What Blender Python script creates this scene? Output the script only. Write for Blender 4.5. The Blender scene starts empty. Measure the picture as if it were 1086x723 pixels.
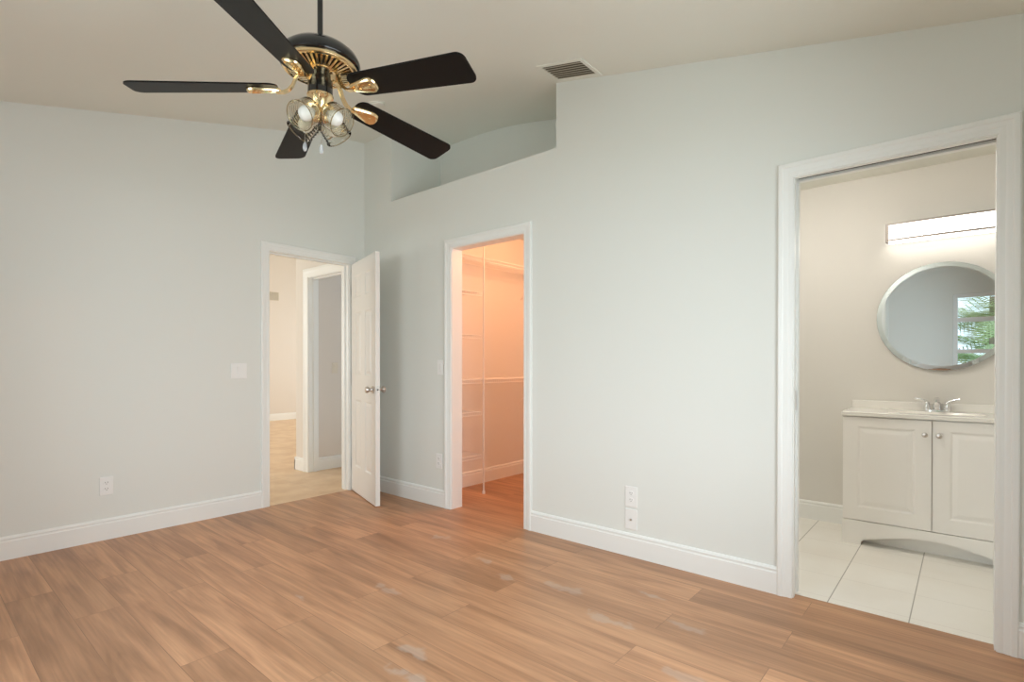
import bpy, bmesh, math, random
from mathutils import Vector, Matrix

S = bpy.context.scene
C = S.collection
PI = math.pi
random.seed(4)

# ------------------------------------------------------------------ camera, world, light, exposure
CAM = Vector((4.214, -2.8318, 1.1296))
FPX, PY, PITCH, ROLL, YAW = 562.9, 389.57, -0.0058, 0.0004, 0.7081
fw = Vector((-math.sin(YAW)*math.cos(PITCH), math.cos(YAW)*math.cos(PITCH), math.sin(PITCH)))
rt = Vector((math.cos(YAW), math.sin(YAW), 0.0))
up = rt.cross(fw)
rt, up = rt*math.cos(ROLL) + up*math.sin(ROLL), up*math.cos(ROLL) - rt*math.sin(ROLL)
cd = bpy.data.cameras.new('camera')
cd.sensor_fit = 'HORIZONTAL'; cd.sensor_width = 36.0
cd.lens = FPX/1086.0*36.0
cd.shift_y = (PY - 361.5)/1086.0
cd.clip_start = 0.02
cam = bpy.data.objects.new('camera', cd); C.objects.link(cam)
m = Matrix((rt, up, -fw)).transposed().to_4x4(); m.translation = CAM
cam.matrix_world = m
S.camera = cam

S.view_settings.view_transform = 'Standard'
S.view_settings.look = 'None'
S.view_settings.gamma = 1.0
S.view_settings.use_curve_mapping = False
S.view_settings.exposure = 0.0
S.cycles.max_bounces = 14
S.cycles.diffuse_bounces = 8
S.cycles.glossy_bounces = 6
S.cycles.transmission_bounces = 10
S.cycles.transparent_max_bounces = 24
S.cycles.caustics_reflective = False
S.cycles.caustics_refractive = False
S.cycles.sample_clamp_indirect = 6.0
S.cycles.use_denoising = True

w = bpy.data.worlds.new('sky'); S.world = w; w.use_nodes = True
wb = w.node_tree.nodes['Background']
wb.inputs[0].default_value = (0.80, 0.90, 1.0, 1); wb.inputs[1].default_value = 2.2

def area(name, loc, rot, sx, sy, power, col, spread=PI):
    l = bpy.data.lights.new(name, 'AREA'); l.shape = 'RECTANGLE'; l.size = sx; l.size_y = sy
    l.energy = power; l.color = col; l.spread = spread
    o = bpy.data.objects.new(name, l); C.objects.link(o); o.location = loc; o.rotation_euler = rot
    return o
def point(name, loc, power, col, r=.05):
    l = bpy.data.lights.new(name, 'POINT'); l.energy = power; l.color = col; l.shadow_soft_size = r
    o = bpy.data.objects.new(name, l); C.objects.link(o); o.location = loc
    return o
# daylight just outside the panes of the windows
area('daylight_near_window', (4.78, -1.60, 1.30), (0, PI/2 - .36, 0), 1.50, 1.70, 43.5, (0.905, 0.967, 1.02), 2.8)
area('daylight_added_rear_window', (2.22, -3.51, 1.30), (PI/2 - .36, 0, 0), 1.40, 1.50, 27, (0.905, 0.967, 1.02), 2.8)  # for the unseen second rear window, added to light the room
area('daylight_living_window', (-3.9, -3.60, 1.5), (PI/2, 0, 0), 3.0, 2.0, 130, (1.0, 0.96, 0.92))
area('fill_living_side_window', (-4.3, 4.62, 1.5), (-PI/2, 0, 0), 2.4, 2.0, 62, (1.0, 0.96, 0.92))  # fill through an unseen side window, added to brighten the far living wall

# ------------------------------------------------------------------ helpers
def sset(o, **k):
    for a, b in k.items(): o[a] = b
    return o
def empty(name, loc=(0, 0, 0), rz=0.0):
    o = bpy.data.objects.new(name, None); C.objects.link(o)
    o.location = loc; o.rotation_euler = (0, 0, rz); o.empty_display_size = .05
    return o
def thing(name, label, cat, loc=(0, 0, 0), rz=0.0, group=None):
    o = empty(name, loc, rz); o['label'] = label; o['category'] = cat
    if group: o['group'] = group
    return o
def tag(o, label, cat, group=None):
    o['label'] = label; o['category'] = cat
    if group: o['group'] = group
    return o

class MB:
    def __init__(s): s.v = []; s.f = []
    def add(s, vs, fs):
        b = len(s.v); s.v += [tuple(x) for x in vs]; s.f += [tuple(b+i for i in f) for f in fs]; return s
    def box(s, x0, y0, z0, x1, y1, z1):
        vs = [(x, y, z) for x in (x0, x1) for y in (y0, y1) for z in (z0, z1)]
        return s.add(vs, [(0,1,3,2),(4,6,7,5),(0,4,5,1),(2,3,7,6),(0,2,6,4),(1,5,7,3)])
    def prism(s, poly, axis, a, b):
        # poly: 2-D points; axis 'x' -> (y,z), 'y' -> (x,z), 'z' -> (x,y)
        def P(p, t):
            return {'x': (t, p[0], p[1]), 'y': (p[0], t, p[1]), 'z': (p[0], p[1], t)}[axis]
        n = len(poly)
        vs = [P(q, a) for q in poly] + [P(q, b) for q in poly]
        fs = [tuple(range(n)), tuple(range(2*n-1, n-1, -1))] + [(i, (i+1) % n, n+(i+1) % n, n+i) for i in range(n)]
        return s.add(vs, fs)
    def loft(s, rings, closed=True, cap=True):
        n = len(rings[0]); vs = [p for r in rings for p in r]; fs = []
        for k in range(len(rings)-1):
            for i in range(n if closed else n-1):
                j = (i+1) % n
                fs.append((k*n+i, k*n+j, (k+1)*n+j, (k+1)*n+i))
        if cap and closed:
            fs.append(tuple(range(n-1, -1, -1))); fs.append(tuple((len(rings)-1)*n+i for i in range(n)))
        return s.add(vs, fs)
    def lathe(s, prof, n=32, M=None, closed=False):
        M = M or Matrix()
        rings = [[M @ Vector((r*math.cos(2*PI*i/n), r*math.sin(2*PI*i/n), z)) for i in range(n)] for r, z in prof]
        if closed: rings.append(rings[0])
        return s.loft(rings, True, not closed)
    def tube(s, pts, r, n=10, cap=True):
        pts = [Vector(p) for p in pts]; rs = r if isinstance(r, (list, tuple)) else [r]*len(pts)
        rings = []; ref = None
        for i, p in enumerate(pts):
            t = (pts[min(i+1, len(pts)-1)] - pts[max(i-1, 0)]).normalized()
            if ref is None: ref = Vector((0, 0, 1)) if abs(t.z) < .9 else Vector((1, 0, 0))
            a = (ref - t*ref.dot(t)).normalized(); ref = a; b = t.cross(a)
            rings.append([p + (a*math.cos(2*PI*k/n) + b*math.sin(2*PI*k/n))*rs[i] for k in range(n)])
        return s.loft(rings, True, cap)
    def xf(s, M):
        s.v = [tuple(M @ Vector(p)) for p in s.v]; return s
    def build(s, name, mat, parent=None, smooth=None, bevel=0.0, seg=2):
        me = bpy.data.meshes.new(name); me.from_pydata(s.v, [], s.f)
        bm = bmesh.new(); bm.from_mesh(me); bmesh.ops.recalc_face_normals(bm, faces=bm.faces); bm.to_mesh(me); bm.free()
        me.materials.append(mat)
        if smooth is not None:
            me.polygons.foreach_set('use_smooth', [True]*len(me.polygons))
            me.set_sharp_from_angle(angle=math.radians(smooth))
        o = bpy.data.objects.new(name, me); C.objects.link(o)
        if parent: o.parent = parent
        if bevel:
            b = o.modifiers.new('bevel', 'BEVEL'); b.width = bevel; b.segments = seg; b.limit_method = 'ANGLE'; b.angle_limit = math.radians(40)
        return o

# ------------------------------------------------------------------ materials
def mat(name, col, rough=.5, metal=0.0, spec=.5, emit=None, estr=0.0, coat=0.0):
    M = bpy.data.materials.new(name); M.use_nodes = True
    b = M.node_tree.nodes['Principled BSDF']
    b.inputs['Base Color'].default_value = (*col, 1); b.inputs['Roughness'].default_value = rough
    b.inputs['Metallic'].default_value = metal; b.inputs['Specular IOR Level'].default_value = spec
    b.inputs['Coat Weight'].default_value = coat
    if emit: b.inputs['Emission Color'].default_value = (*emit, 1); b.inputs['Emission Strength'].default_value = estr
    return M
def N(M, t, **k):
    n = M.node_tree.nodes.new(t)
    for a, b in k.items():
        if a in n.inputs: n.inputs[a].default_value = b
        else: setattr(n, a, b)
    return n
def L(M, a, b): M.node_tree.links.new(a, b)
def bump_noise(M, scale, strength, dist=.002):
    b = M.node_tree.nodes['Principled BSDF']
    tc = N(M, 'ShaderNodeTexCoord'); no = N(M, 'ShaderNodeTexNoise'); no.inputs['Scale'].default_value = scale; no.inputs['Detail'].default_value = 3
    bu = N(M, 'ShaderNodeBump'); bu.inputs['Strength'].default_value = strength; bu.inputs['Distance'].default_value = dist
    L(M, tc.outputs['Object'], no.inputs['Vector']); L(M, no.outputs['Fac'], bu.inputs['Height']); L(M, bu.outputs['Normal'], b.inputs['Normal'])
    return M

m_wall = bump_noise(mat('wall_paint', (.765, .78, .75), .75, spec=.2), 60, .12)
m_ceil = bump_noise(mat('ceiling_paint', (.80, .80, .74), .85, spec=.15), 45, .2)
m_trim = mat('trim_paint', (.855, .865, .85), .35)
m_bath = bump_noise(mat('bath_wall_paint', (.74, .72, .68), .7, spec=.2), 60, .1)
m_closetwall = bump_noise(mat('closet_wall_paint', (.78, .76, .73), .75, spec=.2), 60, .1)
m_hallwall = bump_noise(mat('hall_wall_paint', (.75, .70, .645), .6, spec=.3), 60, .1)
m_door = mat('door_paint', (.82, .80, .765), .38)
m_plastic = mat('white_plastic', (.85, .85, .84), .35)
m_slot = mat('dark_slot', (.06, .055, .05), .6)
m_nickel = mat('satin_nickel', (.62, .58, .54), .3, 1.0)
m_lightframe = mat('brushed_nickel_frame', (.36, .32, .29), .5, .8)
m_chrome = mat('chrome', (.86, .86, .87), .1, 1.0)
m_brass = mat('polished_brass', (.88, .69, .41), .17, 1.0)
m_black = mat('gloss_black', (.008, .008, .008), .16, coat=.4)
m_blade = mat('black_blade', (.004, .004, .004), .45, spec=.2)
m_bulb = mat('frosted_bulb', (.85, .84, .80), .3)
m_vanity = mat('vanity_white', (.90, .88, .85), .35)
m_top = mat('cultured_marble', (.86, .84, .80), .2, coat=.3)
m_mirror = mat('mirror_silver', (.72, .78, .81), .0, 1.0)  # blue-grey tint also stands in for the shade on the backlit rear wall
m_diff = mat('light_diffuser', (1, 1, 1), .5, emit=(1.0, .95, .88), estr=4.5)
m_diff2 = mat('fill_lamp_bowl', (1, 1, 1), .4, emit=(1.0, .94, .87), estr=46.0)  # strong glow of the added bathroom fill lamp
m_closetlamp = mat('closet_lamp_glow', (1, .9, .8), .5, emit=(1.0, .44, .2), estr=4.0)
m_wire = mat('white_wire', (.84, .82, .79), .35)
m_frame = mat('window_vinyl', (.86, .86, .85), .4)
m_grille = mat('air_register_paint', (.62, .57, .47), .5)
m_lawn = bump_noise(mat('lawn', (.10, .19, .05), .9), 30, .6)
m_leaf = mat('palm_leaf', (.30, .40, .16), .5)
m_leaf2 = mat('pale_palm_leaf', (.50, .52, .28), .5)
m_bark = bump_noise(mat('palm_bark', (.28, .22, .16), .9), 20, .5)

def thin_glass(name, tint, gl=.06, rough=0.0, ior=1.45):
    M = bpy.data.materials.new(name); M.use_nodes = True
    nt = M.node_tree; nt.nodes.clear()
    o = nt.nodes.new('ShaderNodeOutputMaterial'); t = nt.nodes.new('ShaderNodeBsdfTransparent'); g = nt.nodes.new('ShaderNodeBsdfGlossy')
    t.inputs[0].default_value = (*tint, 1); g.inputs[0].default_value = (1, 1, 1, 1); g.inputs['Roughness'].default_value = rough
    f = nt.nodes.new('ShaderNodeLayerWeight'); f.inputs[0].default_value = gl
    mx = nt.nodes.new('ShaderNodeMixShader')
    nt.links.new(f.outputs['Fresnel'], mx.inputs[0]); nt.links.new(t.outputs[0], mx.inputs[1]); nt.links.new(g.outputs[0], mx.inputs[2])
    nt.links.new(mx.outputs[0], o.inputs[0])
    return M
m_pane = thin_glass('window_glass', (.96, .98, .97), .12)
m_shade = thin_glass('ribbed_clear_glass', (.955, .945, .91), .16, .04)
m_rim = thin_glass('thick_glass_rim', (.78, .73, .62), .25, .05)
m_crystal = mat('crystal', (.80, .83, .88), .08, .6)

def floor_wood():
    M = mat('vinyl_plank', (.4, .25, .15), .42)
    b = M.node_tree.nodes['Principled BSDF']
    tc = N(M, 'ShaderNodeTexCoord')
    br = N(M, 'ShaderNodeTexBrick'); br.offset = .37; br.offset_frequency = 2; br.squash = 1
    for k, v in {'Scale': 1.0, 'Mortar Size': .0014, 'Mortar Smooth': .2, 'Bias': 0.0, 'Brick Width': 1.22, 'Row Height': .178}.items(): br.inputs[k].default_value = v
    br.inputs['Color1'].default_value = (0, 0, 0, 1); br.inputs['Color2'].default_value = (1, 1, 1, 1); br.inputs['Mortar'].default_value = (.5, .5, .5, 1)
    L(M, tc.outputs['Object'], br.inputs['Vector'])
    # each plank shifts the grain
    sc = N(M, 'ShaderNodeVectorMath', operation='SCALE'); sc.inputs['Scale'].default_value = 37.0
    L(M, br.outputs['Color'], sc.inputs[0])
    ad = N(M, 'ShaderNodeVectorMath', operation='ADD'); L(M, tc.outputs['Object'], ad.inputs[0]); L(M, sc.outputs[0], ad.inputs[1])
    mp = N(M, 'ShaderNodeMapping'); mp.inputs['Scale'].default_value = (.75, 7.0, 1.0); L(M, ad.outputs[0], mp.inputs['Vector'])
    n1 = N(M, 'ShaderNodeTexNoise'); n1.inputs['Scale'].default_value = 1.7; n1.inputs['Detail'].default_value = 5; n1.inputs['Distortion'].default_value = .9
    L(M, mp.outputs[0], n1.inputs['Vector'])
    mp2 = N(M, 'ShaderNodeMapping'); mp2.inputs['Scale'].default_value = (1.3, 36.0, 1.0); L(M, ad.outputs[0], mp2.inputs['Vector'])
    n2 = N(M, 'ShaderNodeTexNoise'); n2.inputs['Scale'].default_value = 2.2; n2.inputs['Detail'].default_value = 6; n2.inputs['Distortion'].default_value = .3
    L(M, mp2.outputs[0], n2.inputs['Vector'])
    r1 = N(M, 'ShaderNodeValToRGB'); e = r1.color_ramp.elements
    e[0].position = .28; e[0].color = (0.336, 0.170, 0.087, 1); e[1].position = .72; e[1].color = (0.586, 0.322, 0.179, 1)
    k = e.new(.46); k.color = (0.461, 0.242, 0.131, 1); k = e.new(.57); k.color = (0.530, 0.285, 0.157, 1)
    L(M, n1.outputs['Fac'], r1.inputs[0])
    # plank to plank tone
    mr = N(M, 'ShaderNodeMapRange'); mr.inputs['To Min'].default_value = .86; mr.inputs['To Max'].default_value = 1.12
    L(M, br.outputs['Color'], mr.inputs['Value'])
    m1 = N(M, 'ShaderNodeVectorMath', operation='SCALE'); L(M, r1.outputs[0], m1.inputs[0]); L(M, mr.outputs[0], m1.inputs['Scale'])
    mr2 = N(M, 'ShaderNodeMapRange'); mr2.inputs['From Min'].default_value = .3; mr2.inputs['From Max'].default_value = .7; mr2.inputs['To Min'].default_value = .84; mr2.inputs['To Max'].default_value = 1.10
    L(M, n2.outputs['Fac'], mr2.inputs['Value'])
    m2 = N(M, 'ShaderNodeVectorMath', operation='SCALE'); L(M, m1.outputs[0], m2.inputs[0]); L(M, mr2.outputs[0], m2.inputs['Scale'])
    mo = N(M, 'ShaderNodeMapRange'); mo.inputs['To Min'].default_value = 1.0; mo.inputs['To Max'].default_value = .62
    L(M, br.outputs['Fac'], mo.inputs['Value'])
    m3 = N(M, 'ShaderNodeVectorMath', operation='SCALE'); L(M, m2.outputs[0], m3.inputs[0]); L(M, mo.outputs[0], m3.inputs['Scale'])
    last = m3.outputs[0]
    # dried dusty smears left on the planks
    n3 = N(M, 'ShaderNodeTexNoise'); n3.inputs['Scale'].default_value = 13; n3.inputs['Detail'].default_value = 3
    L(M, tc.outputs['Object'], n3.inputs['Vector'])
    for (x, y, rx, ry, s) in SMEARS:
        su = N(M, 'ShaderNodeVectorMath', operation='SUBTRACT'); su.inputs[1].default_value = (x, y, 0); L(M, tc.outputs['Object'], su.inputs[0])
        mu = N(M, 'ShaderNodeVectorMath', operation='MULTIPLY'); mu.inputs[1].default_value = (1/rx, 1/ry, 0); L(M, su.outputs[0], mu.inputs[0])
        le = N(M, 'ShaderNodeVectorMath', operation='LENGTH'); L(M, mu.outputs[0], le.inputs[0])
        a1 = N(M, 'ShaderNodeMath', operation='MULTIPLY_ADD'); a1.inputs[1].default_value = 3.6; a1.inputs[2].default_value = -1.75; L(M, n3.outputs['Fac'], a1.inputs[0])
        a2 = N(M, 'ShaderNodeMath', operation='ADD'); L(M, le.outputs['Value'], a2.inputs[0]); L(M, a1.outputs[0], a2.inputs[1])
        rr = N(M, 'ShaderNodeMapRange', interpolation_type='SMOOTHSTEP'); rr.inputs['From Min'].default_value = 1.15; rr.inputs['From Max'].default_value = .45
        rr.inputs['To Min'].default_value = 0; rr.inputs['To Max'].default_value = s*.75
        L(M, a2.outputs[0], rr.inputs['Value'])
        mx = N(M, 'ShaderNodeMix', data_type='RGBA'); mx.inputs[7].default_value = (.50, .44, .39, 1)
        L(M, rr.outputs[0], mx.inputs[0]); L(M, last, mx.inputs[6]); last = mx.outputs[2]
    L(M, last, b.inputs['Base Color'])
    rg = N(M, 'ShaderNodeMapRange'); rg.inputs['To Min'].default_value = .34; rg.inputs['To Max'].default_value = .52; L(M, n1.outputs['Fac'], rg.inputs['Value']); L(M, rg.outputs[0], b.inputs['Roughness'])
    bu = N(M, 'ShaderNodeBump', invert=True); bu.inputs['Strength'].default_value = .35; bu.inputs['Distance'].default_value = .001
    L(M, br.outputs['Fac'], bu.inputs['Height']); L(M, bu.outputs['Normal'], b.inputs['Normal'])
    return M
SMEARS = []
def floor_tile(name, base, vary, grout, sx, sy, off, gx, mott=3.0, rough=.35):
    """square tiles; gx = grout half widths along the two seam directions"""
    M = mat(name, base, rough)
    b = M.node_tree.nodes['Principled BSDF']; tc = N(M, 'ShaderNodeTexCoord'); sp = N(M, 'ShaderNodeSeparateXYZ'); L(M, tc.outputs['Object'], sp.inputs[0])
    no = N(M, 'ShaderNodeTexNoise'); no.inputs['Scale'].default_value = mott; no.inputs['Detail'].default_value = 5; L(M, tc.outputs['Object'], no.inputs['Vector'])
    r1 = N(M, 'ShaderNodeValToRGB'); e = r1.color_ramp.elements; e[0].position = .35; e[0].color = (*vary, 1); e[1].position = .62; e[1].color = (*base, 1); L(M, no.outputs['Fac'], r1.inputs[0])
    last = r1.outputs[0]
    for ax, size, o, hw, st in ((0, sx, off[0], gx[0], gx[2]), (1, sy, off[1], gx[1], gx[3])):
        a = N(M, 'ShaderNodeMath', operation='SUBTRACT'); a.inputs[1].default_value = o - size/2; L(M, sp.outputs[ax], a.inputs[0])
        f = N(M, 'ShaderNodeMath', operation='FLOORED_MODULO'); f.inputs[1].default_value = size; L(M, a.outputs[0], f.inputs[0])
        s_ = N(M, 'ShaderNodeMath', operation='SUBTRACT'); s_.inputs[1].default_value = size/2; L(M, f.outputs[0], s_.inputs[0])
        ab = N(M, 'ShaderNodeMath', operation='ABSOLUTE'); L(M, s_.outputs[0], ab.inputs[0])
        lt = N(M, 'ShaderNodeMath', operation='LESS_THAN'); lt.inputs[1].default_value = hw; L(M, ab.outputs[0], lt.inputs[0])
        ml = N(M, 'ShaderNodeMath', operation='MULTIPLY'); ml.inputs[1].default_value = st; L(M, lt.outputs[0], ml.inputs[0])
        mx = N(M, 'ShaderNodeMix', data_type='RGBA'); mx.inputs[7].default_value = (*grout, 1)
        L(M, ml.outputs[0], mx.inputs[0]); L(M, last, mx.inputs[6]); last = mx.outputs[2]
    L(M, last, b.inputs['Base Color'])
    return M
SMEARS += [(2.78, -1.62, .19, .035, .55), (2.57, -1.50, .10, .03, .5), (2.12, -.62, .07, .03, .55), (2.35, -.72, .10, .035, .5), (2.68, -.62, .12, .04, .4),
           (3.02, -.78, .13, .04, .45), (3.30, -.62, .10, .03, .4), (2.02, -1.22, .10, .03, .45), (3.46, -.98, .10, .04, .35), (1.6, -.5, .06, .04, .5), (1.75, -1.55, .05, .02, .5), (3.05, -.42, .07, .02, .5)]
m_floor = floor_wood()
m_bathtile = floor_tile('bath_tile', (.90, .88, .83), (.86, .83, .77), (.42, .40, .36), .3105, .31, (3.7165, .425), (.0024, .0016, 1.0, .35))
m_halltile = floor_tile('hall_tile', (.80, .59, .39), (.68, .46, .28), (.58, .42, .28), .45, .45, (-.5, -.35), (.003, .003, .5, .5), 4.0, .4)

# ------------------------------------------------------------------ room dimensions
X1, YR = 4.55, -3.276            # near wall, rear wall
H = 2.03                         # door head
A0, A1 = 3.20, .232              # ceiling plane over the entry side: z = A0 + A1*y
B0, B1 = 3.45, -.222             # ceiling plane over the bath side:  z = B0 + B1*x
CAP = 3.18
TW = .11                         # wall thickness
XC1, XC2, XB1, XB2 = 1.1731, 1.8978, 3.582, 4.3013
YE1, YE2 = -.8772, -.1684
XL, XR, ZL, DR = .405, 2.1695, 2.546, .57   # high niche: left, right, ledge height, depth
def ztop(x, y): return min(A0 + A1*y, B0 + B1*x, CAP)

# ------------------------------------------------------------------ structure
def struct(name, mb, material, parent=None, **k):
    o = mb.build(name, material, parent, **k)
    if parent is None: o['kind'] = 'structure'
    return o

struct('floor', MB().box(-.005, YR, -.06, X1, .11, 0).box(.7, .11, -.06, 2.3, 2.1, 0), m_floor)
struct('floor_bath', MB().box(2.4, .055, -.06, 4.6, 1.56, .0015), m_bathtile)
struct('floor_hall', MB().box(-6.4, -3.4, -.06, -.004, 4.5, -.001), m_halltile)

# vaulted ceiling: two slopes meeting on a diagonal hip, with a small flat cap
xc = (CAP - B0)/B1
zA = lambda y: A0 + A1*y
zB = lambda x: B0 + B1*x
def soft_top(x, y, k=.045):
    zs = (zA(y), zB(x), CAP); lo = min(zs)
    return lo - k*math.log(sum(math.exp(-(z-lo)/k) for z in zs))
nx, ny = 58, 52
gx = [-.11 + (X1+.22)*i/nx for i in range(nx+1)]; gy = [YR-.12 + (.75-YR+.12)*j/ny for j in range(ny+1)]
lo = [(x, y, soft_top(x, y)) for x in gx for y in gy]; nn = len(lo); hi = [(x, y, z+.14) for x, y, z in lo]
ce = MB(); fs = []
ix = lambda i, j: i*(ny+1)+j
for i in range(nx):
    for j in range(ny):
        q = (ix(i, j), ix(i+1, j), ix(i+1, j+1), ix(i, j+1)); fs += [q, tuple(nn+t for t in reversed(q))]
for i in range(nx):
    for j in (0, ny): fs.append((ix(i, j), ix(i+1, j), nn+ix(i+1, j), nn+ix(i, j)))
for j in range(ny):
    for i in (0, nx): fs.append((ix(i, j), ix(i, j+1), nn+ix(i, j+1), nn+ix(i, j)))
ce.add(lo + hi, fs)
struct('ceiling', ce, m_ceil, smooth=30)

# right wall (closet and bathroom doors), open above the ledge
def wseg(mb, x0, x1, z0=0, z1=None):
    if z1 is None: mb.prism([(x0, z0), (x1, z0), (x1, ztop(x1, 0)+.02), (x0, ztop(x0, 0)+.02)], 'y', 0, TW)
    else: mb.prism([(x0, z0), (x1, z0), (x1, z1), (x0, z1)], 'y', 0, TW)
JT = .018
wr = MB()
wseg(wr, -.11, XL)
wseg(wr, XL, XC1-JT, 0, ZL); wseg(wr, XC1-JT, XC2+JT, H+JT, ZL); wseg(wr, XC2+JT, XR, 0, ZL)
wseg(wr, XR, XB1-JT); wseg(wr, XB1-JT, XB2+JT, H+JT); wseg(wr, XB2+JT, X1+.1)
struct('wall_right', wr, m_wall)
nw = MB()
nw.box(XL-.1, TW, ZL-.06, XL, DR+.1, 3.25)
nw.box(XR, TW, ZL-.06, XR+.1, DR+.1, 3.1)
nw.prism([(XL, ZL-.06), (XR, ZL-.06), (XR, ztop(XR, DR)+.03), (xc, CAP+.03), (XL, CAP+.03)], 'y', DR, DR+.1)
struct('wall_niche', nw, m_wall)
struct('trim_10', MB().box(XL, TW, ZL-.06, XR, DR, ZL), m_wall)     # the ledge itself

# left wall with the entry door
wl = MB()
def lseg(y0, y1, z0=0):
    wl.prism([(y0, z0), (y1, z0), (y1, zA(y1)+.02), (y0, zA(y0)+.02)], 'x', -TW, 0)
lseg(YR, YE1-JT); lseg(YE1-JT, YE2+JT, H+JT); lseg(YE2+JT, 0)
struct('wall_left', wl, m_wall)

# rear wall (behind the camera) and near wall, each with windows
def wall_with_holes(name, axis, fixed0, fixed1, a0, a1, ztop_, holes, material):
    mb = MB(); cuts = sorted({a0, a1, *[h[0] for h in holes], *[h[1] for h in holes]})
    for s0, s1 in zip(cuts, cuts[1:]):
        hs = [h for h in holes if h[0] <= s0 and h[1] >= s1]
        spans = [(0, ztop_)] if not hs else [(0, hs[0][2]), (hs[0][3], ztop_)]
        for z0, z1 in spans: mb.prism([(s0, z0), (s1, z0), (s1, z1), (s0, z1)], axis, fixed0, fixed1)
    return struct(name, mb, material)
WIN = [(3.79, 4.40, .55, 2.06), (1.5, 2.95, .55, 2.06)]  # second opening is an unseen window, added for its daylight
wall_with_holes('wall_rear', 'y', YR-.15, YR, -.11, X1+.1, 2.46, WIN, m_wall)
WNEAR = [(-2.45, -.75, .55, 2.06)]
wall_with_holes('wall_near', 'x', X1, X1+.15, YR-.15, 0, 2.46, WNEAR, m_wall)

def window(idx, M, w, z0, z1, sash=True, bar=None):
    """double-hung window; local x along the wall, local y outwards"""
    o = empty('window_%d' % idx); o.matrix_world = M; o['kind'] = 'structure'
    h = z1 - z0
    f = MB(); t = .045
    f.box(0, .03, z0, t, .10, z1).box(w-t, .03, z0, w, .10, z1).box(t, .03, z1-t, w-t, .10, z1).box(t, .03, z0, w-t, .10, z0+t)
    zm = z0 + h*.5
    f.box(t, .04, zm-.025, w-t, .09, zm+.025)
    fr = f.build('window_frame', m_frame, o, bevel=.003)
    MB().box(t, .062, z0+t, w-t, .066, zm-.025).build('pane', m_pane, o)
    MB().box(t, .072, zm+.025, w-t, .076, z1-t).build('pane', m_pane, o)
    if bar: MB().box(bar[0], .05, bar[1]-.03, w-t, .07, bar[1]+.03).build('white_bar', m_frame, o)  # white bar in the upper sash, standing in for an outdoor rail
    MB().box(-.03, -.04, z0-.03, w+.03, .03, z0).build('window_sill', m_trim, o, bevel=.004)
    return o
# rear wall: outwards is -y ; run along -x
for i, (a, b, z0, z1) in enumerate(WIN):
    Mx = Matrix.Translation((b, YR, 0)) @ Matrix.Rotation(PI, 4, 'Z')
    window(1+i, Mx, b-a, z0, z1, bar=(.045, 1.72) if i == 0 else None)
for i, (a, b, z0, z1) in enumerate(WNEAR):
    Mx = Matrix.Translation((X1, b, 0)) @ Matrix.Rotation(-PI/2, 4, 'Z')
    window(3+i, Mx, b-a, z0, z1)

# closet shell
cl = MB().box(.6, .11, 0, .7, 2.2, 2.5)
struct('wall_closet_left', cl, m_closetwall)
struct('wall_closet_back', MB().box(.7, 2.1, 0, 2.3, 2.2, 2.5), m_closetwall)
struct('wall_closet_right', MB().box(2.3, .11, 0, 2.4, 2.2, 2.5), m_closetwall)
struct('ceiling_closet', MB().box(.6, .11, 2.42, 2.4, 2.2, 2.48), m_ceil)
# bathroom shell
struct('wall_bath_back', MB().box(2.4, 1.54, 0, 4.7, 1.64, 2.5), m_bath)
struct('wall_bath_left', MB().box(2.4, .11, 0, 2.5, 1.54, 2.5), m_bath)
struct('wall_bath_right', MB().box(4.6, .11, 0, 4.7, 1.54, 2.5), m_bath)
struct('ceiling_bath', MB().box(2.4, .11, 2.415, 4.7, 1.64, 2.5), m_ceil)
# hall and living room beyond the entry door
HX1, HX2 = -1.005, -.22
hw = MB().box(-1.275, 0, 0, HX1-JT, TW, 3.36).box(HX1-JT, 0, H+JT, HX2+JT, TW, 3.36).box(HX2+JT, 0, 0, -.11, TW, 3.36)
struct('wall_hall', hw, m_hallwall)
struct('wall_hall_room', MB().box(-1.275, .11, 0, -1.03, 3.0, 3.36).box(-1.03, 1.6, 0, .3, 1.7, 3.36), m_hallwall)
struct('wall_living_far', MB().box(-6.45, -3.5, 0, -6.35, 4.5, 3.36), m_hallwall)
wall_with_holes('wall_living_side', 'y', 4.4, 4.5, -6.45, -1.275, 3.36, [(-5.5, -3.1, .5, 2.5)], m_hallwall)  # opening belongs to the added side window
struct('wall_living_corner', MB().box(-1.375, 3.0, 0, -1.275, 4.4, 3.36), m_hallwall)
wall_with_holes('wall_living_window', 'y', -3.5, -3.4, -6.35, -.11, 3.36, [(-5.4, -2.4, .5, 2.5)], m_hallwall)
struct('ceiling_hall', MB().box(-6.45, -3.5, 3.34, -.11, 4.5, 3.42), m_ceil)
lw = empty('window_4'); lw['kind'] = 'structure'  # unseen side window, added so light reaches the far wall
MB().box(-5.5, 4.42, .5, -5.45, 4.47, 2.5).box(-3.15, 4.42, .5, -3.1, 4.47, 2.5).box(-5.45, 4.42, 2.45, -3.15, 4.47, 2.5).box(-5.45, 4.42, .5, -3.15, 4.47, .55).build('window_frame', m_frame, lw)
MB().box(-5.45, 4.44, .55, -3.15, 4.445, 2.45).build('pane', m_pane, lw)
lw = empty('window_5'); lw['kind'] = 'structure'
MB().box(-5.4, -3.46, .5, -5.35, -3.41, 2.5).box(-2.45, -3.46, .5, -2.4, -3.41, 2.5).box(-5.35, -3.46, 2.45, -2.45, -3.41, 2.5).box(-5.35, -3.46, .5, -2.45, -3.41, .55).box(-3.93, -3.46, .55, -3.87, -3.41, 2.45).build('window_frame', m_frame, lw)
MB().box(-5.35, -3.44, .55, -2.45, -3.435, 2.45).build('pane', m_pane, lw)

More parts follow.
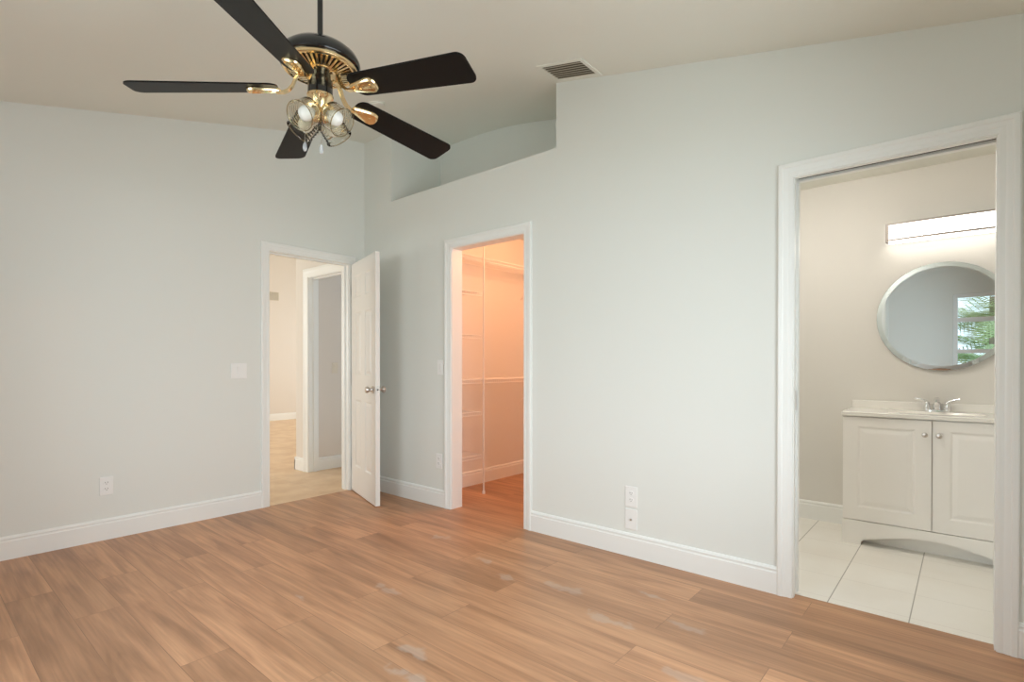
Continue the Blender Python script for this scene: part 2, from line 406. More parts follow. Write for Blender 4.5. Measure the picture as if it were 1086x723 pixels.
# ------------------------------------------------------------------ trim: casings, jambs, baseboards
CASE = [(.005, 0), (.005, .009), (.011, .0115), (.020, .0115), (.026, .0105), (.034, .0135), (.046, .015), (.051, .0185), (.066, .0185), (.0705, .015), (.0705, 0)]
def casing(mb, x1, x2, head, M, prof=CASE):
    """U of mitred moulding around an opening x1..x2; local y = -thickness towards the room"""
    rings = []
    for k in range(4):
        r = []
        for a, t in prof:
            x = x1 - a if k < 2 else x2 + a
            z = 0 if k in (0, 3) else head + a
            r.append(M @ Vector((x, -t, z)))
        rings.append(r)
    mb.loft(rings, True, True)
def jamb(mb, x1, x2, head, M, d0=0.0, d1=TW, stop=True):
    def bx(a, b, c, d, e, f):
        t = MB().box(a, b, c, d, e, f).xf(M); mb.add(t.v, t.f)
    bx(x1-JT, d0, 0, x1, d1, head+JT); bx(x2, d0, 0, x2+JT, d1, head+JT); bx(x1, d0, head, x2, d1, head+JT)
    if stop:
        bx(x1, .045, 0, x1+.011, .080, head-.011); bx(x2-.011, .045, 0, x2, .080, head-.011); bx(x1, .045, head-.011, x2, .080, head)
I4 = Matrix()
mb = MB(); casing(mb, XC1, XC2, H, I4)
t1 = struct('trim_1', mb, m_trim, smooth=25)
mb = MB(); jamb(mb, XC1, XC2, H, I4, stop=False); mb.build('jamb', m_trim, t1)
mb = MB(); casing(mb, XB1, XB2, H, I4)
t2 = struct('trim_2', mb, m_trim, smooth=25)
mb = MB()          # pocket door frame: split head and split latch-side jamb, door hidden in its pocket
mb.box(XB1-JT, 0, 0, XB1, .030, H+JT).box(XB1-JT, .080, 0, XB1, TW, H+JT).box(XB1-JT, .030, 0, XB1-.012, .080, H+JT)
mb.box(XB2, 0, 0, XB2+JT, TW, H+JT)
mb.box(XB1, 0, H, XB2, .030, H+JT).box(XB1, .080, H, XB2, TW, H+JT)
mb.build('jamb', m_trim, t2)
MB().box(XB1, .030, H+.012, XB2, .080, H+JT).build('door_track', m_slot, t2)
MB().box(XB1-.0125, .032, .905, XB1-.006, .070, 1.0).build('strike_plate', m_nickel, t2)
mb = MB(); casing(mb, XB1, XB2, H, Matrix.Translation((0, TW, 0)) @ Matrix.Scale(-1, 4, (0, 1, 0)))
mb.build('inner_casing', m_trim, t2, smooth=25)
# entry: local x -> world -y reversed; opening faces +x
ME = Matrix.Rotation(PI/2, 4, 'Z')         # local x -> +y, local -y -> +x
mb = MB(); casing(mb, YE1, YE2, H, ME)
t3 = struct('trim_3', mb, m_trim, smooth=25)
mb = MB(); jamb(mb, YE1, YE2, H, ME); mb.build('jamb', m_trim, t3)
MB().box(-.04, YE1-.001, .90, -.012, YE1+.002, .965).build('strike_plate', m_nickel, t3)
mb = MB(); casing(mb, HX1, HX2, H, I4, [(a*1.35, t) for a, t in CASE])
t4 = struct('trim_4', mb, m_trim, smooth=25)
mb = MB(); jamb(mb, HX1, HX2, H, I4); mb.build('jamb', m_trim, t4)

BP = [(0, 0), (.014, 0), (.014, .104), (.0105, .110), (.0105, .117), (.013, .120), (.0125, .124), (.006, .133), (0, .135)]
def base(mb, p, q, n):
    """baseboard from p to q along a wall; n = unit vector into the room"""
    p = Vector((*p, 0)); q = Vector((*q, 0)); n = Vector((*n, 0))
    mb.loft([[a + n*d + Vector((0, 0, h)) for d, h in BP] for a in (p, q)], True, True)
    return mb
cw = .0705
struct('baseboard_right', base(base(base(MB(), (0, 0), (XC1-cw, 0), (0, -1)), (XC2+cw, 0), (XB1-cw, 0), (0, -1)), (XB2+cw, 0), (X1, 0), (0, -1)), m_trim, smooth=25)
struct('baseboard_left', base(base(MB(), (0, YR), (0, YE1-cw), (1, 0)), (0, YE2+cw), (0, -.014), (1, 0)), m_trim, smooth=25)
struct('baseboard_rear', base(MB(), (0, YR), (X1, YR), (0, 1)), m_trim, smooth=25)
struct('baseboard_near', base(MB(), (X1, YR), (X1, 0), (-1, 0)), m_trim, smooth=25)
struct('baseboard_closet', base(base(MB(), (.7, .11), (.7, 2.1), (1, 0)), (.714, 2.1), (2.3, 2.1), (0, -1)), m_trim, smooth=25)
struct('baseboard_bath', base(base(MB(), (2.514, 1.54), (3.60, 1.54), (0, -1)), (2.5, .11), (2.5, 1.54), (1, 0)), m_trim, smooth=25)
hb = MB(); base(hb, (-6.35, -3.4), (-6.35, 4.4), (1, 0)); base(hb, (-1.03, .115), (-1.03, 1.6), (1, 0))
base(hb, (-1.289, 0), (HX1-.095, 0), (0, -1)); base(hb, (-1.275, -.014), (-1.275, 3.0), (-1, 0)); base(hb, (HX2+.095, 0), (-.11, 0), (0, -1))
struct('baseboard_hall', hb, m_trim, smooth=25)

# ------------------------------------------------------------------ panelled slabs (doors)
def paneled(mb, xs, zs, cells, y, d, prof):
    """front face at y; outward normal direction d (+1/-1) along y; cells (i,j) carry a raised panel; prof = [(inset, depth)]"""
    for i in range(len(xs)-1):
        for j in range(len(zs)-1):
            x0, x1, z0, z1 = xs[i], xs[i+1], zs[j], zs[j+1]
            def ring(a, dep): return [(x0+a, y-d*dep, z0+a), (x1-a, y-d*dep, z0+a), (x1-a, y-d*dep, z1-a), (x0+a, y-d*dep, z1-a)]
            if (i, j) not in cells: mb.add(ring(0, 0), [(0, 1, 2, 3)])
            else:
                rs = [ring(0, 0)] + [ring(a, dep) for a, dep in prof]
                vs = [p for r in rs for p in r]; fs = []
                for k in range(len(rs)-1):
                    for q in range(4): fs.append((4*k+q, 4*k+(q+1) % 4, 4*k+4+(q+1) % 4, 4*k+4+q))
                fs.append(tuple(4*(len(rs)-1)+q for q in range(4)))
                mb.add(vs, fs)
def slab_sides(mb, x0, x1, z0, z1, ya, yb):
    P = [(x0, z0), (x1, z0), (x1, z1), (x0, z1)]
    vs = [(x, ya, z) for x, z in P] + [(x, yb, z) for x, z in P]
    mb.add(vs, [(i, (i+1) % 4, 4+(i+1) % 4, 4+i) for i in range(4)])

# six-panel entry door, standing open
DW, DT = .683, .035
ang = math.atan2(-.204, .655)
dr = empty('door_1', (.026, -.152, 0), ang); dr['kind'] = 'structure'
xs = [0, .108, .288, .395, .575, DW]; zs = [.008, .235, .823, 1.03, 1.583, 1.707, 1.905, 2.02]
cells = {(i, j) for i in (1, 3) for j in (1, 3, 5)}
PP = [(.004, .001), (.014, .008), (.020, .008), (.042, .002), (.05, .0015)]
mb = MB(); paneled(mb, xs, zs, cells, 0, -1, PP); paneled(mb, xs, zs, cells, DT, 1, PP); slab_sides(mb, 0, DW, .008, 2.02, 0, DT)
mb.build('door_leaf', m_door, dr)
for sgn, y0 in ((-1, 0.0), (1, DT)):
    Mk = Matrix.Translation((DW-.062, y0, .928)) @ Matrix.Rotation(PI/2*(1 if sgn < 0 else -1), 4, 'X')
    MB().lathe([(.0, 0), (.031, 0), (.031, .004), (.026, .008), (.013, .011), (.0115, .026), (.017, .032), (.0265, .040), (.0275, .052), (.0255, .061), (.019, .064), (0, .064)], 28, Mk).build('door_knob', m_nickel, dr, smooth=40)
MB().box(DW-.0005, .006, .90, DW+.0012, .029, .957).build('latch_plate', m_nickel, dr)
MB().lathe([(0, 0), (.007, 0), (.006, .006), (0, .006)], 12, Matrix.Translation((DW+.001, .0175, .928)) @ Matrix.Rotation(PI/2, 4, 'Y')).build('latch', m_slot, dr)
for z in (.25, 1.02, 1.80):
    MB().lathe([(0, z-.045), (.006, z-.045), (.006, z+.045), (0, z+.045)], 10, Matrix.Translation((-.006, .008, 0))).build('hinge', m_nickel, dr, smooth=40)

# ------------------------------------------------------------------ ceiling fan
FX, FY = 2.291, -1.739
fan = thing('ceiling_fan', 'black and brass five blade ceiling fan with glass light shades on a down rod', 'ceiling fan', (FX, FY, 0))
zc = zA(FY)
MB().lathe([(0, zc-.085), (.02, zc-.085), (.035, zc-.075), (.062, zc-.035), (.068, zc-.012), (.068, zc+.02), (0, zc+.02)], 36).build('canopy', m_black, fan, smooth=40)
MB().tube([(0, 0, 2.37), (0, 0, zc-.07)], .0105, 16).build('down_rod', m_black, fan, smooth=40)
MB().lathe([(0, 2.389), (.022, 2.389), (.024, 2.381), (.045, 2.376), (.085, 2.367), (.118, 2.352), (.140, 2.333), (.150, 2.314), (.152, 2.302), (.148, 2.292), (.140, 2.288), (0, 2.288)], 56).build('motor_housing', m_black, fan, smooth=40)
# brass trim ring + slotted underside
ring = MB().lathe([(.128, 2.290), (.1385, 2.290), (.1415, 2.284), (.139, 2.277), (.128, 2.274), (.119, 2.277), (.119, 2.290)], 56, closed=True)
ring.build('trim_ring', m_brass, fan, smooth=50)
MB().lathe([(0, 2.279), (.122, 2.279), (.122, 2.289), (0, 2.289)], 48).build('inner_plate', m_slot, fan, smooth=40)
vents = MB()
n = 40
for i in range(n):
    a = 2*PI*i/n
    t = MB().box(.070, -.0042, 2.2605, .122, .0042, 2.268).v
    vs = []
    for (x, y, z) in t:
        z += (x-.070)/.052*.014
        vs.append((x*math.cos(a)-y*math.sin(a), x*math.sin(a)+y*math.cos(a), z))
    vents.add(vs, [(0,1,3,2),(4,6,7,5),(0,4,5,1),(2,3,7,6),(0,2,6,4),(1,5,7,3)])
vents.lathe([(.0, 2.256), (.066, 2.256), (.074, 2.260), (.075, 2.270), (.0, 2.270)], 48)
vents.build('vent_grille', m_brass, fan, smooth=35)
MB().lathe([(0, 2.176), (.043, 2.176), (.0465, 2.180), (.0465, 2.235), (.040, 2.244), (.040, 2.257), (0, 2.257)], 40).build('switch_housing', m_black, fan, smooth=40)
MB().lathe([(0, 2.078), (.008, 2.078), (.012, 2.085), (.009, 2.092), (.017, 2.098), (.024, 2.110), (.026, 2.130), (.038, 2.158), (.049, 2.168), (.050, 2.177), (0, 2.177)], 40).build('light_fitter', m_brass, fan, smooth=40)
PIT = -math.tan(math.radians(12.5))
BL = [235.1 + 72*k for k in range(5)]
def rr_outline(L0, L1, w0, w1, r0, r1, n=7):
    pts = []
    def arc(cx, cy, r, a0, a1):
        for i in range(n+1):
            a = a0 + (a1-a0)*i/n; pts.append((cx + r*math.cos(a), cy + r*math.sin(a)))
    arc(L1-r1, w1/2-r1, r1, PI/2, 0); arc(L1-r1, -w1/2+r1, r1, 0, -PI/2)
    arc(L0+r0, -w0/2+r0, r0, -PI/2, -PI); arc(L0+r0, w0/2-r0, r0, PI, PI/2)
    return pts
ZR = 2.186                                   # blade height at the root; blades sag a little towards the tips
SAG = [.060, .040, .030, .036, .040]
for a, sag in zip(BL, SAG):
    Ra = Matrix.Rotation(math.radians(a), 4, 'Z')
    def zb(x, y): return ZR - sag*(x-.16)/.49 + PIT*y
    hold = MB()
    out = rr_outline(.152, .652, .112, .138, .036, .030)
    lo = [(x, y, zb(x, y)) for x, y in out]; hi = [(x, y, z+.006) for x, y, z in lo]
    k = len(out)
    hold.add(lo + hi, [tuple(range(k)), tuple(range(2*k-1, k-1, -1))] + [(i, (i+1) % k, k+(i+1) % k, k+i) for i in range(k)])
    hold.xf(Ra).build('blade', m_blade, fan)
    # brass blade iron: curved arm and shield plate under the blade root
    arm = MB()
    P = [(.052, 2.258), (.070, 2.259), (.082, 2.250), (.092, 2.230), (.101, 2.206), (.116, 2.186), (.134, 2.176), (.160, 2.174)]
    sec = []
    for i, (x, z) in enumerate(P):
        x0, z0 = P[max(i-1, 0)]; x1, z1 = P[min(i+1, len(P)-1)]
        tx, tz = x1-x0, z1-z0; l = math.hypot(tx, tz); nx_, nz = -tz/l, tx/l
        wd = .010; th = .0045
        sec.append([(x + nx_*th*s, wd*c, z + nz*th*s) for s, c in ((-1, -1), (-1, 1), (1, .7), (1, -.7))])
    arm.loft(sec)
    sh = [(.146, .011), (.165, .017), (.200, .026), (.232, .032), (.250, .030), (.262, .018), (.265, 0), (.262, -.018), (.250, -.030), (.232, -.032), (.200, -.026), (.165, -.017), (.146, -.011)]
    rings = []
    for ins, zz in ((0, .0), (0, -.007), (.005, -.013), (.011, -.006)):
        rings.append([(.21 + (x-.21)*(1 - ins/.06), y*(1 - ins/.032), zb(x, y) - .0003 + zz) for x, y in sh])
    arm.loft(rings)
    for sx, sy in ((.185, .010), (.185, -.010), (.228, 0)):
        arm.lathe([(0, -.004), (.004, -.004), (.004, .004), (0, .004)], 8, Matrix.Translation((sx, sy, zb(sx, sy) - .006)))
    arm.xf(Ra).build('blade_iron', m_brass, fan, smooth=45)
for k, az in enumerate((18, -72, 108, 198)):
    tilt = math.radians(54)
    # axis frame: origin at the neck, +z along the shade outwards/downwards
    Ms = Matrix.Rotation(math.radians(az), 4, 'Z') @ Matrix.Translation((.031, 0, 2.110)) @ Matrix.Rotation(PI - tilt, 4, 'Y')
    MB().tube([(math.cos(math.radians(az))*.012, math.sin(math.radians(az))*.012, 2.135), (math.cos(math.radians(az))*.042, math.sin(math.radians(az))*.040, 2.108)], .009, 12).build('lamp_arm', m_brass, fan, smooth=40)
    MB().lathe([(0, -.010), (.020, -.010), (.029, -.004), (.031, .012), (.027, .014), (0, .014)], 28, Ms).build('shade_holder', m_brass, fan, smooth=40)
    prof = [(.022, .006), (.034, .010), (.045, .020)]
    for i in range(5):
        z = .025 + i*.0125
        prof += [(.049, z), (.052, z+.004), (.0495, z+.009)]
    prof += [(.0520, .090), (.0550, .094)]
    inner = [(r-.003, z) for r, z in reversed(prof)]
    sh = MB().lathe(prof + [(.052, .0945)] + inner, 40, Ms, closed=True).build('glass_shade', m_shade, fan, smooth=50)
    MB().lathe([(.0535+.0022*math.cos(2*PI*j/8), .094+.0022*math.sin(2*PI*j/8)) for j in range(8)], 40, Ms, closed=True).build('shade_rim', m_rim, sh, smooth=60)
    MB().lathe([(0, .008), (.012, .008), (.013, .018), (.019, .028), (.0265, .040), (.0290, .053), (.026, .067), (.016, .078), (0, .082)], 24, Ms).build('bulb', m_bulb, fan, smooth=60)
def chain(x, y, z0, z1, name):
    c = MB(); z = z0
    c.tube([(x, y, z0), (x, y, z1)], .0008, 6)
    zz = z0
    while zz > z1:
        c.lathe([(0, -.0016), (.0014, -.0008), (.0014, .0008), (0, .0016)], 6, Matrix.Translation((x, y, zz))); zz -= .006
    o = c.build('pull_chain', m_chrome, fan)
    MB().lathe([(0, .006), (.003, .004), (.0075, -.006), (.0085, -.020), (.005, -.030), (0, -.033)], 6, Matrix.Translation((x, y, z1))).build('crystal_pendant', m_crystal, o)
qd = (rt.x, rt.y); fd = Vector((fw.x, fw.y)).normalized()
chain(.004*qd[0]-.0*fd.x, .004*qd[1], 2.080, 1.985, 'a')
chain(-.066*qd[0]+.015*fd.x, -.066*qd[1]+.015*fd.y, 2.09, 2.0, 'b')

# ------------------------------------------------------------------ ceiling register, smoke detector
slope = math.atan(.222)
vt = thing('ceiling_vent', 'beige slatted air register on the sloped ceiling above the niche corner', 'air vent')
vx, vy = 2.366, -.139
vt.matrix_world = Matrix.Translation((vx, vy, zB(vx))) @ Matrix.Rotation(slope, 4, 'Y')
a, b, fr = .142, .090, .026
f = MB()
for (x0, y0, x1, y1) in ((-a-fr, -b-fr, a+fr, -b), (-a-fr, b, a+fr, b+fr), (-a-fr, -b, -a, b), (a, -b, a+fr, b)): f.box(x0, y0, -.007, x1, y1, .002)
f.build('frame', m_ceil, vt, bevel=.002)
MB().box(-a, -b, -.001, a, b, .002).build('duct', mat('duct_shadow_brown', (.16, .13, .09), .7), vt)
sl = MB()
for i in range(7):
    y = -b + .015 + i*(2*b-.022)/6.2
    sl.add([(-a, y-.011, -.009), (a, y-.011, -.009), (a, y+.010, -.002), (-a, y+.010, -.002), (-a, y-.010, -.010), (a, y-.010, -.010), (a, y+.011, -.003), (-a, y+.011, -.003)],
           [(0,1,2,3),(7,6,5,4),(0,4,5,1),(1,5,6,2),(2,6,7,3),(3,7,4,0)])
sl.build('slats', m_grille, vt)
sx, sy = .84, -.46
sd = thing('smoke_detector', 'round white smoke detector on the sloped ceiling beyond the fan', 'smoke detector')
sd.matrix_world = Matrix.Translation((sx, sy, zA(sy))) @ Matrix.Rotation(math.atan(A1), 4, 'X')
MB().lathe([(0, .004), (.068, .004), (.068, -.010), (.066, -.012), (0, -.012)], 36).build('mounting_plate', m_ceil, sd, smooth=40)
MB().lathe([(0, -.012), (.058, -.012), (.060, -.022), (.050, -.028), (0, -.028)], 36).build('detector_body', m_ceil, sd, smooth=40)

# ------------------------------------------------------------------ wall plates
def plate(name, label, cat, M, kind, group=None, w=.072, h=.117, pm=None):
    """local x along wall, local -y into the room"""
    o = thing(name, label, cat, group=group); o.matrix_world = M
    pm = pm or m_plastic
    MB().box(-w/2, -.006, -h/2, w/2, 0, h/2).build('cover_plate', pm, o, bevel=.0025)
    if kind == 'outlet':
        for s in (-1, 1):
            r = MB().prism([(.0165*math.cos(t), .0145*math.sin(t) + s*.0195) for t in [2*PI*i/20 for i in range(20)]], 'y', -.0085, -.004).build('receptacle', pm, o)
            sl = MB()
            for dx in (-.0065, .0065): sl.box(dx-.0011, -.0090, s*.0195+.000, dx+.0011, -.0083, s*.0195+.008)
            sl.box(-.002, -.0090, s*.0195-.008, .002, -.0083, s*.0195-.004)
            sl.build('slots', m_slot, r)
    elif kind == 'switch':
        n = max(1, round(w/.072 - .2))
        for k in range(n):
            x = (k-(n-1)/2)*.046
            MB().add([(x-.0165, -.006, -.033), (x+.0165, -.006, -.033), (x+.0165, -.006, .033), (x-.0165, -.006, .033), (x-.0155, -.0075, -.032), (x+.0155, -.0075, -.032), (x+.0155, -.0105, .032), (x-.0155, -.0105, .032)],
                     [(4,5,6,7),(0,1,5,4),(1,2,6,5),(2,3,7,6),(3,0,4,7)]).build('rocker', pm, o)
    elif kind == 'cable':
        MB().lathe([(0, 0), (.006, 0), (.006, .006), (.0045, .006), (.0045, .010), (0, .010)], 12, Matrix.Translation((0, -.005, 0)) @ Matrix.Rotation(PI/2, 4, 'X')).build('coax_jack', m_nickel, o)
    return o
def on_right(x, z): return Matrix.Translation((x, 0, z))
def on_left(y, z): return Matrix.Translation((0, y, z)) @ Matrix.Rotation(PI/2, 4, 'Z')
plate('wall_outlet', 'white duplex outlet low on the blank left wall', 'outlet', on_left(-1.936, .345), 'outlet')
plate('light_switch', 'wide two rocker white switch plate left of the open panelled door', 'light switch', on_left(-1.113, 1.08), 'switch', w=.117)
plate('wall_outlet', 'white duplex outlet directly above the cable plate between closet and bathroom', 'outlet', on_right(2.718, .351), 'outlet', w=.078, h=.120)
plate('cable_plate', 'white cable jack plate sitting just above the baseboard under an outlet', 'wall plate', on_right(2.718, .217), 'cable', w=.078, h=.120)
plate('light_switch', 'narrow white switch plate on the wall just left of the closet doorway', 'light switch', on_right(1.045, 1.105), 'switch')
plate('wall_outlet', 'white duplex outlet low on the wall just left of the closet doorway', 'outlet', on_right(1.03, .36), 'outlet')
plate('wall_outlet', 'white outlet cut by the picture edge right of the bathroom doorway', 'outlet', on_right(4.418, .335), 'outlet')
m_beige = mat('almond_plastic', (.74, .68, .58), .4)
plate('light_switch', 'almond switch plate on the dim wall seen through the hall doorway', 'light switch', Matrix.Translation((-1.03, .315, 1.09)) @ Matrix.Rotation(PI/2, 4, 'Z'), 'switch', pm=m_beige)
gr = thing('return_air_grille', 'small square grey air grille high on the far hall wall', 'air vent', (-6.35, 2.155, 2.495))
MB().box(0, -.10, -.085, .008, .10, .085).build('frame', m_grille, gr, bevel=.002)
g2 = MB()
for i in range(7): g2.box(.008, -.085, -.068+i*.0215, .012, .085, -.060+i*.0215)
g2.build('slats', mat('grille_grey', (.42, .38, .32), .5), gr)

# ------------------------------------------------------------------ closet: wire shelving and pole
def wire_shelf(name, label, y0, y1, z, lip=True, braces=(), x0=.703, x1=1.0, group='white wire closet shelves'):
    o = thing(name, label, 'wire shelf', (x0, y0, z), group=group)
    Lh = y1-y0; D = x1-x0
    deck = MB(); k = int(Lh/.026)
    for i in range(k+1):
        y = i*Lh/k
        deck.tube([(0, y, 0), (D, y, 0), (D, y, -.032 if lip else -.002)], .0021, 5)
    deck.build('wires', m_wire, o)
    r = MB()
    for x, zz in ((0, -.003), (D*.5, -.003), (D, -.003)) + (((D, -.032),) if lip else ()):
        r.tube([(x, 0, zz), (x, Lh, zz)], .004, 8)
    r.build('rails', m_wire, o, smooth=40)
    for yb in braces:
        MB().tube([(D-.01, yb-y0, -.008), (.004, yb-y0, -.27)], .004, 8).build('brace', m_wire, o, smooth=40)
    return o
wire_shelf('wire_shelf', 'topmost wire shelf running the full closet wall near the doorway head', .13, 2.09, 2.065, True, (1.40,))
wire_shelf('wire_shelf', 'long wire shelf at waist height crossing behind the white closet pole', .13, 2.09, .998, True, (1.37,))
for z, lab in ((1.755, 'short wire shelf left of the closet pole, just under the topmost long shelf'), (1.385, 'short wire shelf left of the closet pole, at about eye height'),
               (.72, 'short wire shelf left of the closet pole, first below the waist height shelf'), (.345, 'lowest short wire shelf left of the closet pole, near the floor')):
    wire_shelf('wire_shelf', lab, .13, .512, z, True)
pl = thing('shelf_pole', 'thin white vertical pole standing at the front of the closet shelves', 'pole', (1.012, .528, 0))
MB().tube([(0, 0, .02), (0, 0, 2.40)], .0075, 14).build('pole', m_wire, pl, smooth=40)
MB().lathe([(0, 0), (.013, 0), (.0125, .022), (.009, .028), (0, .028)], 16).build('foot_cap', m_wire, pl, smooth=40)
lamp = thing('closet_light', 'warm glowing closet ceiling lamp hidden above the closet doorway', 'ceiling light', (1.72, .95, 2.42))
MB().lathe([(0, 0), (.075, 0), (.075, -.02), (.06, -.025), (0, -.025)], 28).build('lamp_base', m_plastic, lamp, smooth=40)
MB().lathe([(0, -.025), (.03, -.025), (.045, -.06), (.03, -.095), (0, -.105)], 24).build('bulb', m_closetlamp, lamp, smooth=60)
point('closet_bulb_light', (1.72, .95, 2.20), 25, (1.0, .46, .24), .03)

# ------------------------------------------------------------------ bathroom: vanity, top, faucet, mirror, light
VX0, VX1, VF, VB = 3.615, 4.513, 1.127, 1.538
va = thing('vanity_cabinet', 'white bathroom vanity cabinet with two panelled doors and an arched base', 'vanity cabinet', (0, 0, 0))
ft = MB()
zt = .806
ft.box(VX0, VF, 0, VX0+.016, VB, zt).box(VX1-.016, VF, 0, VX1, VB, zt).box(VX0+.016, VF+.0, .150, VX1-.016, VB, zt)
ft.box(VX0+.016, VF+.07, .0, VX1-.016, VF+.085, .150)
ft.build('body', m_vanity, va)
xm = (VX0+VX1)/2
arch = [(VX0, 0), (VX0+.098, 0), (VX0+.100, .018), (VX0+.112, .034)]
for i in range(13):
    t = i/12; arch.append((VX0+.16 + (VX1-VX0-.32)*t, .046 + .052*math.sin(PI*t)**.9))
arch += [(VX1-.112, .034), (VX1-.100, .018), (VX1-.098, 0), (VX1, 0), (VX1, .150), (VX0, .150)]
ap = MB()
top = .150
lower = arch[:-2]
for (xa, za), (xb, zb) in zip(lower, lower[1:]):
    if xb - xa < 1e-6: continue
    ap.prism([(xa, za), (xb, zb), (xb, top), (xa, top)], 'y', VF-.018, VF)
ap.build('arched_base', m_vanity, va)
VP = [(.004, .0008), (.012, .005), (.018, .005), (.040, .001), (.05, .0005)]
for k, (x0, x1) in enumerate(((VX0+.005, xm-.0025), (xm+.0025, VX1-.005))):
    d = MB(); xs = [x0, x0+.075, x1-.075, x1]; zs = [.156, .235, .745, .800]
    paneled(d, xs, zs, {(1, 1)}, VF-.019, -1, VP); slab_sides(d, x0, x1, .156, .800, VF-.019, VF-.001)
    d.add([(x0, VF-.001, .156), (x1, VF-.001, .156), (x1, VF-.001, .8), (x0, VF-.001, .8)], [(0, 1, 2, 3)])
    dd = d.build('cabinet_door', m_vanity, va)
    kx = xm-.033 if k == 0 else xm+.033
    MB().lathe([(0, 0), (.008, 0), (.006, .006), (.0055, .012), (.012, .017), (.0145, .022), (.012, .027), (0, .029)], 20, Matrix.Translation((kx, VF-.019, .718)) @ Matrix.Rotation(PI/2, 4, 'X')).build('knob', m_nickel, dd, smooth=50)
ct = thing('countertop', 'cream vanity countertop with a low backsplash under the round mirror', 'countertop', (xm, VB, zt))
t = MB()
bx0, bx1, by0, by1 = -.24, .24, -.33, -.11        # basin rim
X0, X1c = VX0-.006-xm, VX1+.006-xm; Y0, Y1c = VF-.030-VB, 0.0
n = 32
ell = [((bx0+bx1)/2 + (bx1-bx0)/2*math.cos(2*PI*i/n), (by0+by1)/2 + (by1-by0)/2*math.sin(2*PI*i/n)) for i in range(n)]
sq = []
for i in range(n):
    c_, s_ = math.cos(2*PI*i/n), math.sin(2*PI*i/n); cx, cy = (X0+X1c)/2, (by0+by1)/2
    ks = []
    if c_ > 1e-6: ks.append((X1c-cx)/c_)
    if c_ < -1e-6: ks.append((X0-cx)/c_)
    if s_ > 1e-6: ks.append((Y1c-cy)/s_)
    if s_ < -1e-6: ks.append((Y0-cy)/s_)
    kk = min(ks); sq.append([cx+c_*kk, cy+s_*kk])
for qx, qy in ((X0, Y0), (X1c, Y0), (X1c, Y1c), (X0, Y1c)):
    j = min(range(n), key=lambda i: (sq[i][0]-qx)**2 + (sq[i][1]-qy)**2); sq[j] = [qx, qy]
ztp = .026
rings = [[(x, y, .001) for x, y in sq], [(x, y, ztp) for x, y in sq], [(x, y, ztp) for x, y in ell],
         [(x*.96, (y-(by0+by1)/2)*.95+(by0+by1)/2, ztp-.010) for x, y in ell], [(x*.8, (y-(by0+by1)/2)*.8+(by0+by1)/2, ztp-.02) for x, y in ell]]
t.loft(rings, True, True)
t.build('top_slab', m_top, ct, bevel=.004)
MB().box(X0, -.020, ztp-.001, X1c, 0, ztp+.052).build('backsplash', m_top, ct, bevel=.004)

fx_, fy_, fz_ = 4.073, 1.462, zt+ztp
fa = thing('faucet', 'chrome two handle faucet on the back of the vanity countertop', 'faucet', (fx_, fy_, fz_))
MB().loft([[( .066*(1 if abs(q) < 2 else 1)*math.copysign(abs(math.cos(t_))**.6, math.cos(t_))*sc, .024*math.copysign(abs(math.sin(t_))**.8, math.sin(t_))*sc, z) for t_ in [2*PI*i/28 for i in range(28)]] for q, (sc, z) in enumerate(((1, 0), (1, .008), (.94, .013)))]).build('base_plate', m_chrome, fa, smooth=40)
MB().tube([(0, .004, .010), (0, .002, .045), (0, -.010, .068), (0, -.040, .078), (0, -.075, .072), (0, -.100, .056)], [.021, .019, .017, .014, .012, .0105], 18).build('spout', m_chrome, fa, smooth=50)
MB().lathe([(0, .050), (.014, .052), (.0165, .068), (.0145, .082), (.008, .089), (0, .091)], 20, Matrix.Translation((0, .010, 0))).build('spout_dome', m_chrome, fa, smooth=60)
for s in (-1, 1):
    h = MB().lathe([(0, .010), (.020, .010), (.018, .024), (.0135, .042), (.0145, .054), (.011, .060), (0, .062)], 20, Matrix.Translation((s*.051, 0, 0)))
    h.tube([(s*.047, 0, .055), (s*.066, -.002, .070), (s*.088, -.004, .078), (s*.112, -.006, .081)], [.0085, .0075, .0065, .0075], 12)
    h.build('handle', m_chrome, fa, smooth=50)

bl = thing('bath_fill_light', 'added unseen round bathroom ceiling lamp brightening the tiled floor inside the doorway', 'ceiling light', (3.45, .62, 2.415))  # unseen lamp, added to brighten the bathroom
MB().lathe([(0, 0), (.16, 0), (.16, -.022), (.15, -.026), (0, -.026)], 40).build('lamp_base', m_nickel, bl, smooth=40)
MB().lathe([(0, -.026), (.145, -.026), (.135, -.055), (.10, -.082), (.05, -.096), (0, -.10)], 40).build('glass_bowl', m_diff2, bl, smooth=60)
MR, MXc, MZc = .346, 4.094, 1.437
mi = thing('wall_mirror', 'round frameless mirror with a wide cut edge above the bathroom vanity', 'mirror')
mi.matrix_world = Matrix.Translation((MXc, 1.522, MZc)) @ Matrix.Rotation(math.radians(-1.7), 4, 'Z') @ Matrix.Rotation(PI/2, 4, 'X')
MB().lathe([(0, .0045), (MR-.028, .0045), (MR-.001, .0015), (MR, 0), (0, 0)], 96).build('mirror_glass', m_mirror, mi)
MB().box(-.12, -.10, -.012, .12, .10, -.001).build('back_board', m_slot, mi)

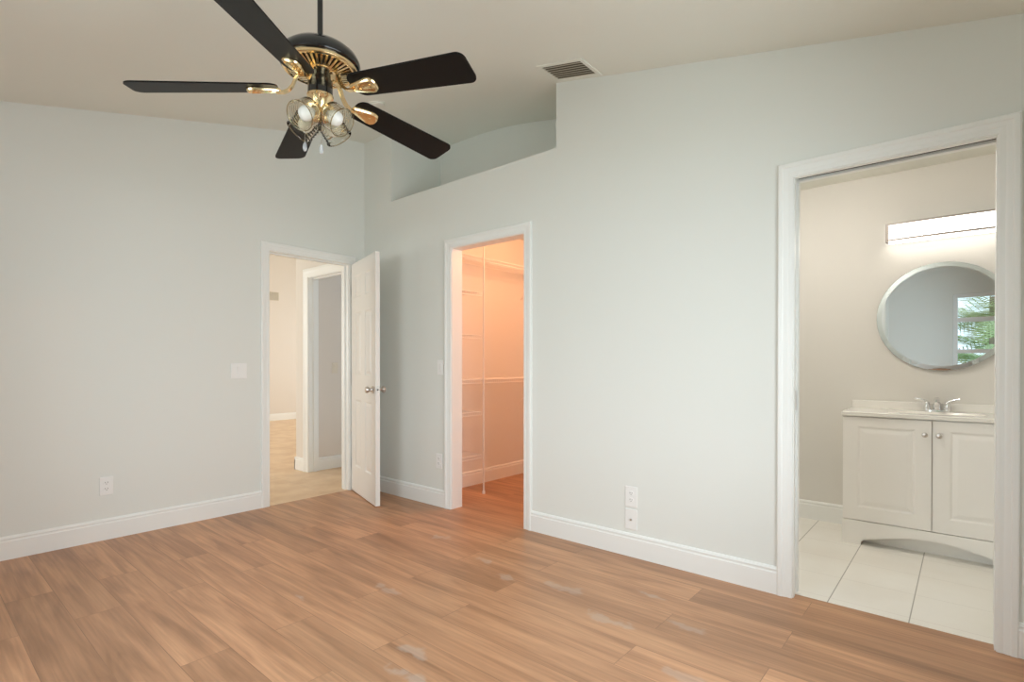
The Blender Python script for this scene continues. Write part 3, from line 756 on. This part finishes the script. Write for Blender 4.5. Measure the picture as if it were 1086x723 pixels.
LX0, LX1, LZ0, LZ1, LF = 3.802, 4.412, 1.932, 2.058, 1.460
vl = thing('vanity_light', 'long glowing vanity light bar with a brushed nickel frame above the mirror', 'wall light', (0, 0, 0))
MB().box(LX0+.05, LF+.055, LZ0+.012, LX1-.05, 1.54, LZ1-.012).build('back_plate', m_nickel, vl, bevel=.004)
def bow(x): return -.012*(1-((x-(LX0+LX1)/2)/((LX1-LX0)/2))**2)
def bowed(x0, x1, f, b, z0, z1):
    mbb = MB(); rings = []
    for i in range(13):
        x = x0 + (x1-x0)*i/12
        rings.append([(x, f+bow(x), z0), (x, b, z0), (x, b, z1), (x, f+bow(x), z1)])
    return mbb.loft(rings)
fr = bowed(LX0, LX1, LF-.004, LF+.055, LZ1-.010, LZ1)
q = bowed(LX0, LX1, LF-.004, LF+.055, LZ0+.012, LZ0+.024); fr.add(q.v, q.f)
fr.box(LX0, LF-.004, LZ0+.006, LX0+.016, LF+.055, LZ1-.004).box(LX1-.016, LF-.004, LZ0+.006, LX1, LF+.055, LZ1-.004)
fr.build('frame', m_lightframe, vl)
dfu = bowed(LX0+.0165, LX1-.0165, LF+.004, LF+.053, LZ0+.0245, LZ1-.0105)
q = bowed(LX0+.0165, LX1-.0165, LF+.004, LF+.053, LZ0, LZ0+.0115); dfu.add(q.v, q.f)
dfu.build('diffuser', m_diff, vl)

# ------------------------------------------------------------------ garden outside the rear window (seen in the mirror)
struct('ground_lawn', MB().box(-8, -16, -.25, 14, YR-.16, -.12), m_lawn)
def palm(x, y, n, hgt, spread, label, ml):
    o = thing('garden_palm', label, 'palm', (x, y, -.12))
    MB().tube([(0, 0, 0), (.03, 0, hgt*.4), (.02, .02, hgt*.62)], [.07, .06, .05], 8).build('trunk', m_bark, o, smooth=50)
    lf = MB()
    for i in range(n):
        a = 2*PI*i/n*2.4 + random.uniform(-.3, .3); el = random.uniform(.15, 1.25)
        Lr = spread*random.uniform(.75, 1.1); z0 = hgt*.6*random.uniform(.3, 1.0)
        pts = []
        for j in range(9):
            t_ = j/8; r_ = Lr*t_*math.cos(el*(1-t_*.6)); z_ = z0 + Lr*(math.sin(el)*t_ - .55*t_*t_)
            pts.append(Vector((r_*math.cos(a), r_*math.sin(a), z_)))
        side = Vector((-math.sin(a), math.cos(a), 0))
        for j in range(1, 9):
            d = (pts[j]-pts[j-1]).normalized()
            for s in (-1, 1):
                for u in (.0, .33, .66):
                    c0 = pts[j-1].lerp(pts[j], u); ll = Lr*.30*(1-.5*abs(j/8-.45))
                    tip = c0 + (side*s*.9 + d*.6)*ll - Vector((0, 0, ll*.25))
                    wv = d*.017
                    lf.add([c0-wv, c0+wv, tip + wv*.2, tip - wv*.2], [(0, 1, 2, 3)])
    lf.build('fronds', ml, o)
palm(4.1, -5.5, 26, 2.7, 1.25, 'broad dark green palm just outside the rear window', m_leaf)
palm(4.0, -8.4, 38, 4.2, 1.5, 'taller pale green palm further out from the rear window', m_leaf2)
palm(4.6, -12.3, 44, 6.4, 2.2, 'tallest green palm at the far end of the lawn', m_leaf)
